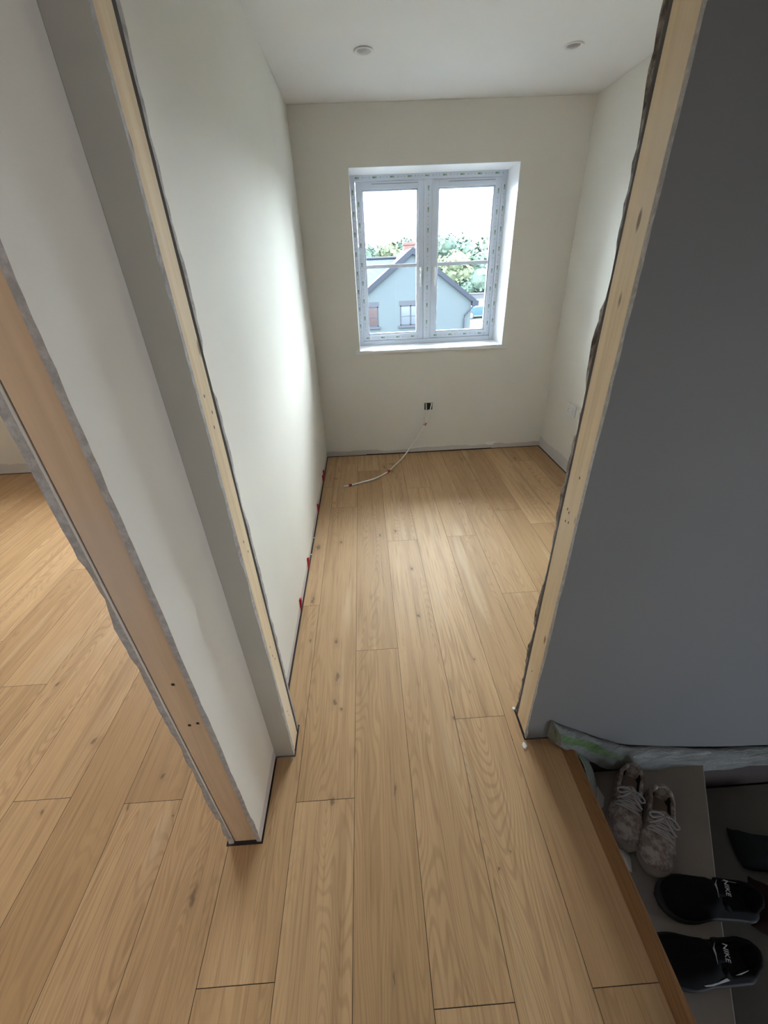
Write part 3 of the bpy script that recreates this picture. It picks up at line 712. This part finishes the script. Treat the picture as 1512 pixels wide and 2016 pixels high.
def black_shoe(side, sgn, heel, toe, label):
    L, W, H = .260, .106, .08
    r = make_shoe('trainer', L, W, H, sb, side, False)
    bm = bmesh.new(); swoosh(bm, 0, L, W, H, side, sgn); o = link('side_logo', bm, M['mark'], r); s = o.modifiers.new('s', 'SOLIDIFY'); s.thickness = .001
    o['label'] = 'pale curved tick logo'
    c = shoe_surf(.42, PI / 2, L, W, H, side)
    bm = bmesh.new(); lp = [(.0, -.019), (.004, -.012), (.006, .0), (.012, .019), (.0085, .002), (.008, -.010)]
    bm.faces.new([bm.verts.new((c.x + .006 + x, c.y + y, c.z + .0165 - x * .9)) for x, y in lp]); o = link('tongue_tick', bm, M['mark'], r)
    s = o.modifiers.new('s', 'SOLIDIFY'); s.thickness = .0008
    text_mesh('NIKE', .0175, 'tongue_lettering', M['mark'], r, (c.x - .008, c.y, c.z + .0245), (0, math.radians(38), -PI / 2 + PI))
    place(r, heel, toe, -.2, label, 'pair of black trainers'); return r
black_shoe(-1, -1, (1.050, .385), (.790, .415), 'black trainer with pale tongue lettering, the one next to the white trainers')
black_shoe(1, 1, (.952, .278), (.692, .300), 'black trainer with pale side logo, nearest the camera, tucked under the nosing')

# folded dark cloth at the right edge, on the lower tread
bm = bmesh.new(); bmesh.ops.create_grid(bm, x_segments=24, y_segments=12, size=.5)
for v in bm.verts:
    x, y = v.co.x, v.co.y; ed = min(.5 - abs(x), .5 - abs(y))
    v.co = Vector((x * .26, y * .105 * (1 + .06 * math.sin(9 * x)), .008 + .030 * min(1, ed * 7) ** .5 + .003 * math.sin(14 * x + 6 * y)))
M['cloth'] = mat('dark_cloth', (.022, .026, .027), .95); k = NT(M['cloth']); k.bump(k.noise(k.obj(), 160, 3), .5, .002)
o = link('folded_cloth', bm, M['cloth'], None, smooth=True); s = o.modifiers.new('s', 'SOLIDIFY'); s.thickness = .008; s.offset = -1
o.location = (1.375, .555, -.4); o.rotation_euler = (0, 0, math.radians(-14)); tag(o, 'dark folded cloth on the lower stair at the right edge of the picture', 'cloth')
bm = bmesh.new(); bmesh.ops.create_grid(bm, x_segments=20, y_segments=12, size=.5)
for v in bm.verts:
    x, y = v.co.x, v.co.y; ed = min(.5 - abs(x), .5 - abs(y))
    v.co = Vector((x * .28, y * .15, .006 + .04 * min(1, ed * 5) ** .5 + .004 * math.sin(11 * x - 5 * y)))
M['maroon'] = mat('maroon_cloth', (.035, .006, .006), .95)
o = link('folded_cloth', bm, M['maroon'], None, smooth=True); s = o.modifiers.new('s', 'SOLIDIFY'); s.thickness = .006; s.offset = -1
o.location = (1.30, .365, -.4); o.rotation_euler = (0, 0, math.radians(-38)); tag(o, 'very dark maroon cloth behind the heels of the black trainers', 'cloth')

# ------------------------------------------------------------------ outside: bungalow, ground, trees, car
GZ = -2.7
M['render_wall'] = mat('painted_render', (0.156, 0.168, 0.180), .9); k = NT(M['render_wall']); k.col(k.mix(k.noise(k.geo(), .8, 4), (0.032, 0.038, 0.043), (0.036, 0.042, 0.044)))
M['slate'] = mat('roof_slate', (0.043, 0.047, 0.061), .6); k = NT(M['slate']); k.b.inputs['Specular IOR Level'].default_value = .08; k.b.inputs['Roughness'].default_value = .9; bt = k.n('ShaderNodeTexBrick', {'Color1': (0.030, 0.033, 0.043, 1), 'Color2': (0.040, 0.043, 0.053, 1), 'Mortar': (0.020, 0.023, 0.030, 1), 'Scale': 1.0, 'Mortar Size': .012, 'Brick Width': .3, 'Row Height': .16})
k.t.links.new(k.mapping(k.geo(), (1, 1.24, 1)), bt.inputs['Vector']); k.col(bt.outputs[0])
M['verge'] = mat('dark_verge', (0.010, 0.011, 0.016), .6)
M['brick'] = mat('red_brick', (0.105, 0.036, 0.028), .85); k = NT(M['brick']); bt = k.n('ShaderNodeTexBrick', {'Color1': (0.069, 0.025, 0.023, 1), 'Color2': (0.057, 0.020, 0.018, 1), 'Mortar': (0.069, 0.057, 0.051, 1), 'Scale': 1.0, 'Mortar Size': .012, 'Brick Width': .22, 'Row Height': .075})
sp = k.n('ShaderNodeSeparateXYZ', {0: k.geo()}); cm = k.n('ShaderNodeCombineXYZ', {0: sp.outputs[0], 1: sp.outputs[2]}); k.t.links.new(cm.outputs[0], bt.inputs['Vector']); k.col(bt.outputs[0])
M['lintel'] = mat('pinkish_lintel', (0.025, 0.025, 0.030), .8)
M['win_red'] = mat('window_red_interior', (0.013, 0.004, 0.005), .25); M['win_grey'] = mat('window_grey', (0.021, 0.025, 0.032), .2)
M['pipe'] = mat('grey_downpipe', (0.015, 0.016, 0.021), .5)
M['ground'] = mat('tarmac_ground', (0.095, 0.095, 0.097), .9); k = NT(M['ground']); k.col(k.mix(k.ramp(k.noise(k.geo(), .08, 3), .45, .55), (0.054, 0.054, 0.054), (0.043, 0.049, 0.034)))
bm = bmesh.new(); box(bm, -150, 200, 3.9, 300, GZ - .3, GZ); struct(link('ground', bm, M['ground']))
YG = 28.0; AX, AZ = 3.10, 2.36; sl = .728; EX = 7.05; ez = AZ - sl * (EX - AX)
hs = tag(empty('bungalow', (3.1, YG, GZ)), 'pale rendered bungalow gable with slate roof seen through the window', 'house')
def hp(name, bm, mt, **kw): return link(name, bm, mt, hs, **kw)
LX = 2 * AX - 6.75
bm = bmesh.new(); P5 = [(LX, GZ), (6.75, GZ), (6.75, AZ - .2 - sl * (6.75 - AX)), (AX, AZ - .2), (LX, AZ - .2 - sl * (6.75 - AX))]
a = [bm.verts.new((x, YG, z)) for x, z in P5]; b = [bm.verts.new((x, YG + 9, z)) for x, z in P5]
for i in range(5): bm.faces.new((a[i], a[(i + 1) % 5], b[(i + 1) % 5], b[i]))
bm.faces.new(a); bm.faces.new(b[::-1]); hp('wall', bm, M['render_wall'])
bm = bmesh.new(); box(bm, -8, LX, YG + 1.2, YG + 8, GZ, -.9); hp('wall', bm, M['render_wall'])
# gable roof slopes
bm = bmesh.new()
for sg in (-1, 1):
    p = [(AX, AZ), (AX + sg * (EX - AX), ez)]; t = .14
    v = [bm.verts.new(q) for q in ((p[0][0], YG - .15, p[0][1]), (p[1][0], YG - .15, p[1][1]), (p[1][0], YG + 9, p[1][1]), (p[0][0], YG + 9, p[0][1]), (p[0][0], YG - .15, p[0][1] - t), (p[1][0], YG - .15, p[1][1] - t), (p[1][0], YG + 9, p[1][1] - t), (p[0][0], YG + 9, p[0][1] - t))]
    for f in ((0, 1, 2, 3), (4, 5, 6, 7), (0, 1, 5, 4), (1, 2, 6, 5), (2, 3, 7, 6), (3, 0, 4, 7)): bm.faces.new([v[i] for i in f])
# left wing roof, ridge running left
RY, RZ = YG + 4.6, 1.93
v = [bm.verts.new(q) for q in ((-8, YG + .9, -.83), (AX, YG + .9, -.83), (AX, RY, RZ), (-8, RY, RZ), (-8, YG + 8.3, -.83), (AX, YG + 8.3, -.83))]
bm.faces.new((v[0], v[1], v[2], v[3])); bm.faces.new((v[3], v[2], v[5], v[4])); bm.faces.new((v[0], v[3], v[4]))
hp('roof', bm, M['slate'])
bm = bmesh.new(); tube(bm, [(-8, RY, RZ + .03), (AX - .6, RY, RZ + .03)], .10, 8); hp('ridge_tiles', bm, M['verge'])
bm = bmesh.new()
for sg in (-1, 1):
    d = .30; x1, z1 = AX + sg * (EX - AX), ez
    v = [bm.verts.new(q) for y in (YG - .20, YG - .14) for q in ((AX, y, AZ + .03), (x1, y, z1 + .03), (x1, y, z1 - d + .05), (AX, y, AZ - d + .0))]
    for f in ((0, 1, 2, 3), (7, 6, 5, 4), (0, 1, 5, 4), (1, 2, 6, 5), (2, 3, 7, 6)): bm.faces.new([v[i] for i in f])
hp('bargeboard', bm, M['verge'])
bm = bmesh.new(); box(bm, EX - .28, EX + .10, YG - .25, YG + 9, ez - .28, ez + .02); hp('gutter', bm, M['verge'])
bm = bmesh.new(); tube(bm, [(EX - .1, YG - .2, ez - .25), (EX - .25, YG - .2, ez - .32), (6.35, YG - .12, ez - .78), (6.33, YG - .12, ez - 1.0), (6.33, YG - .12, GZ)], .05, 8); hp('downpipe', bm, M['pipe'])
bm = bmesh.new(); box(bm, 3.02, 3.72, RY - .3, RY + .3, 1.5, 2.78); box(bm, 2.95, 3.79, RY - .37, RY + .37, 2.66, 2.80); ch = hp('chimney', bm, M['brick'])
bm = bmesh.new(); tube(bm, [(3.37, RY, 2.8), (3.37, RY, 3.16)], .03, 6); box(bm, 3.22, 3.52, RY - .01, RY + .01, 3.08, 3.10); link('aerial', bm, M['verge'], ch)
for (x0, x1, mt, two) in ((-.25, .97, 'win_red', 0), (2.34, 3.62, 'win_grey', 1)):
    bm = bmesh.new(); box(bm, x0 - .05, x1 + .05, YG - .03, YG + .02, -.62, -.36); hp('lintel', bm, M['lintel'])
    bm = bmesh.new(); box(bm, x0 - .12, x1 + .12, YG - .12, YG + .02, -1.86, -1.74); hp('sill', bm, M['lintel'])
    bm = bmesh.new()
    box(bm, x0, x0 + .06, YG - .02, YG + .01, -1.74, -.62); box(bm, x1 - .06, x1, YG - .02, YG + .01, -1.74, -.62); box(bm, x0, x1, YG - .02, YG + .01, -.68, -.62); box(bm, x0, x1, YG - .02, YG + .01, -1.74, -1.68)
    box(bm, (x0 + x1) / 2 - .04, (x0 + x1) / 2 + .04, YG - .02, YG + .01, -1.74, -.62); box(bm, x0, x1, YG - .015, YG + .01, -1.24, -1.21)
    w = hp('window', bm, M['pipe']); bm = bmesh.new(); box(bm, x0, x1, YG - .008, YG + .01, -1.74, -.62); link('pane', bm, M[mt], w)
fix_children(hs)

for q in ('verge', 'render_wall', 'lintel', 'pipe', 'brick', 'ground'): M[q].node_tree.nodes['Principled BSDF'].inputs['Specular IOR Level'].default_value = .1
# garden wall behind the car
bm = bmesh.new(); box(bm, 8.0, 20, 42, 42.3, GZ, GZ + 1.7); box(bm, 8.0, 20, 41.95, 42.35, GZ + 1.7, GZ + 1.78); tag(link('garden_wall', bm, mat('mauve_grey_wall', (0.030, 0.030, 0.035), .9)), 'grey boundary wall under the trees, behind the blue car', 'wall')
# car
car = tag(empty('car', (10.35, 39.5, GZ), math.radians(12)), 'small bright blue car parked beyond the bungalow corner', 'car')
prof = [(-2.0, .35), (-2.05, .62), (-1.85, .85), (-1.0, .95), (-.45, 1.40), (.85, 1.45), (1.55, 1.02), (2.0, .92), (2.05, .40), (1.9, .28), (-1.9, .28)]
bm = bmesh.new(); G = []
for y, sc, ins in ((-.82, .96, .0), (-.78, 1, .0), (.78, 1, .0), (.82, .96, 0)):
    G.append([bm.verts.new((x * sc, y * (.82 if z > 1.2 else 1), .28 + (z - .28) * (sc if z > .3 else 1))) for x, z in prof])
for a, b in zip(G, G[1:]):
    for i in range(len(prof)): bm.faces.new((a[i], a[(i + 1) % len(prof)], b[(i + 1) % len(prof)], b[i]))
bm.faces.new(G[0]); bm.faces.new(G[-1][::-1]); link('body', bm, mat('blue_car_paint', (0.003, 0.025, 0.063), .3), car, bevel=.05)
bm = bmesh.new()
for sg in (-1, 1):
    for pl in ([(-.85, .98), (-.42, 1.33), (.15, 1.36), (.15, .98)], [(.22, .98), (.22, 1.36), (.78, 1.37), (1.3, 1.02)]):
        v = [bm.verts.new((x, sg * (.83 - .14 * (z - .95) / .45), z)) for x, z in pl]; bm.faces.new(v)
for pl in ([(-.97, .99), (-.52, 1.36)], [(1.50, 1.08), (.95, 1.42)]):
    (xa, za), (xb, zb) = pl; dx = -.03 if xa < 0 else .03
    bm.faces.new([bm.verts.new(q) for q in ((xa + dx, -.68, za), (xa + dx, .68, za), (xb + dx, .60, zb), (xb + dx, -.60, zb))])
link('windows', bm, mat('car_glass', (0.053, 0.063, 0.069), .1), car)
for x in (-1.3, 1.3):
    for y in (-.80, .80):
        bm = bmesh.new(); tube(bm, [(x, y - .1, .31), (x, y + .1, .31)], .31, 16); w = link('wheel', bm, M['black'], car)
        bm = bmesh.new(); tube(bm, [(x, y - .105, .31), (x, y + .105, .31)], .18, 12); link('hub_cap', bm, mat('hub', (0.126, 0.131, 0.137), .4), w)

# trees
M['bark'] = mat('bark', (0.030, 0.023, 0.017), .9)
def leafmat(name, c1, c2):
    mt = mat(name, c1, .7); k = NT(mt); k.b.inputs['Specular IOR Level'].default_value = .05; k.col(k.mix(k.ramp(k.noise(k.geo(), .9, 3), .35, .65), c1, c2)); return mt
LM = [leafmat('foliage_deep', (0.033, 0.046, 0.037), (0.046, 0.061, 0.046)), leafmat('foliage_mid', (0.046, 0.062, 0.046), (0.058, 0.074, 0.055)), leafmat('foliage_yellow', (0.061, 0.070, 0.043), (0.072, 0.080, 0.050))]
def crown(h, r, seed, mi, n=1500):
    rnd = random.Random(seed); bm = bmesh.new(); blobs = [(0, 0, h * .62, r * .85)]
    for q in range(9):
        a = rnd.uniform(0, 2 * PI); d = r * rnd.uniform(.35, .7); blobs.append((d * math.cos(a), d * math.sin(a), h * rnd.uniform(.35, .82), r * rnd.uniform(.35, .55)))
    for b in blobs[:1] + blobs[1:]:
        t = bmesh.ops.create_icosphere(bm, subdivisions=2, radius=b[3] * .80, matrix=Matrix.Translation(b[:3]))
    for _ in range(n):
        b = rnd.choice(blobs); u = Vector((rnd.gauss(0, 1), rnd.gauss(0, 1), rnd.gauss(0, 1))).normalized()
        p = Vector(b[:3]) + u * b[3] * rnd.uniform(.78, 1.08); s = rnd.uniform(.12, .26)
        a = Vector((rnd.gauss(0, 1), rnd.gauss(0, 1), rnd.gauss(0, 1))).normalized(); c = u.cross(a).normalized(); d = (u * .4 + a * .6).normalized()
        v = [bm.verts.new(p + c * s * x + d * s * y) for x, y in ((-1, -.6), (1, -.7), (.8, .8), (-.7, .7))]
        bm.faces.new(v)
    return bm
PROTO = {}
def tree(x, y, h, r, seed, mi, label, gz=GZ):
    t = tag(empty('tree', (x, y, gz)), label, 'tree', 'trees beyond the bungalow')
    key = (seed, mi)
    if key not in PROTO:
        o = link('crown', crown(7, 3.0, seed, mi), LM[mi], t)
        bm = bmesh.new(); tube(bm, [(0, 0, 0), (.05, 0, 2), (0, .1, 4)], [.28, .2, .12], 8); tr = link('trunk', bm, M['bark'], t); PROTO[key] = (o, tr)
    else:
        o, tr = [q.copy() for q in PROTO[key]]
        for q in (o, tr): C.objects.link(q); q.parent = t
    t.scale = (r / 3.0, r / 3.0, h / 7); t.rotation_euler = (0, 0, seed * 1.3 + x)
    return t
T = [(-1.2, 60, 6.7, 3.6, 1, 0, 'deep green tree above the slate ridge, leftmost in the left sash'),
     (1.9, 62, 7.1, 3.4, 2, 1, 'pale green tree above the slate ridge, second from the left'),
     (4.6, 61, 6.9, 3.0, 3, 2, 'yellow-green tree above the slate ridge, left of the chimney'),
     (7.0, 62, 7.4, 3.0, 1, 0, 'deep green tree just left of the chimney'),
     (9.6, 63, 7.0, 3.2, 2, 1, 'tree hidden mostly by the chimney and window mullion'),
     (11.0, 57, 7.3, 3.4, 4, 0, 'deep green tree right of the window mullion on the skyline'),
     (16.2, 62, 7.2, 3.6, 1, 1, 'pale green tree on the skyline, middle of the right sash'),
     (20.0, 64, 7.6, 4.0, 3, 1, 'pale green tree on the skyline at the far right of the sash'),
     (9.6, 48.5, 5.2, 2.6, 5, 2, 'low yellow-green tree behind the roof slope beside the mullion'),
     (12.2, 49.5, 5.9, 3.0, 2, 0, 'big deep green tree above the right roof slope'),
     (15.6, 50, 6.4, 3.4, 4, 1, 'large pale green tree above the boundary wall'),
     (12.0, 46.3, 4.1, 2.1, 6, 0, 'dark green bushy tree just above the gutter end'),
     (15.0, 50.5, 4.8, 2.6, 5, 1, 'pale green tree at the right edge of the glass above the car')]
for a in T: tree(*a)
bm = bmesh.new(); bmesh.ops.create_grid(bm, x_segments=60, y_segments=12, size=1)
for v in bm.verts:
    x, y = v.co.x, v.co.y; v.co = Vector((20 + x * 110, 120 + y * 35, GZ - .2 + 6.6 * max(0, 1 - y * y) ** .5 * (1 + .10 * math.sin(x * 9) + .05 * math.sin(x * 23 + 1))))
struct(link('hills', bm, LM[0], None, smooth=True))
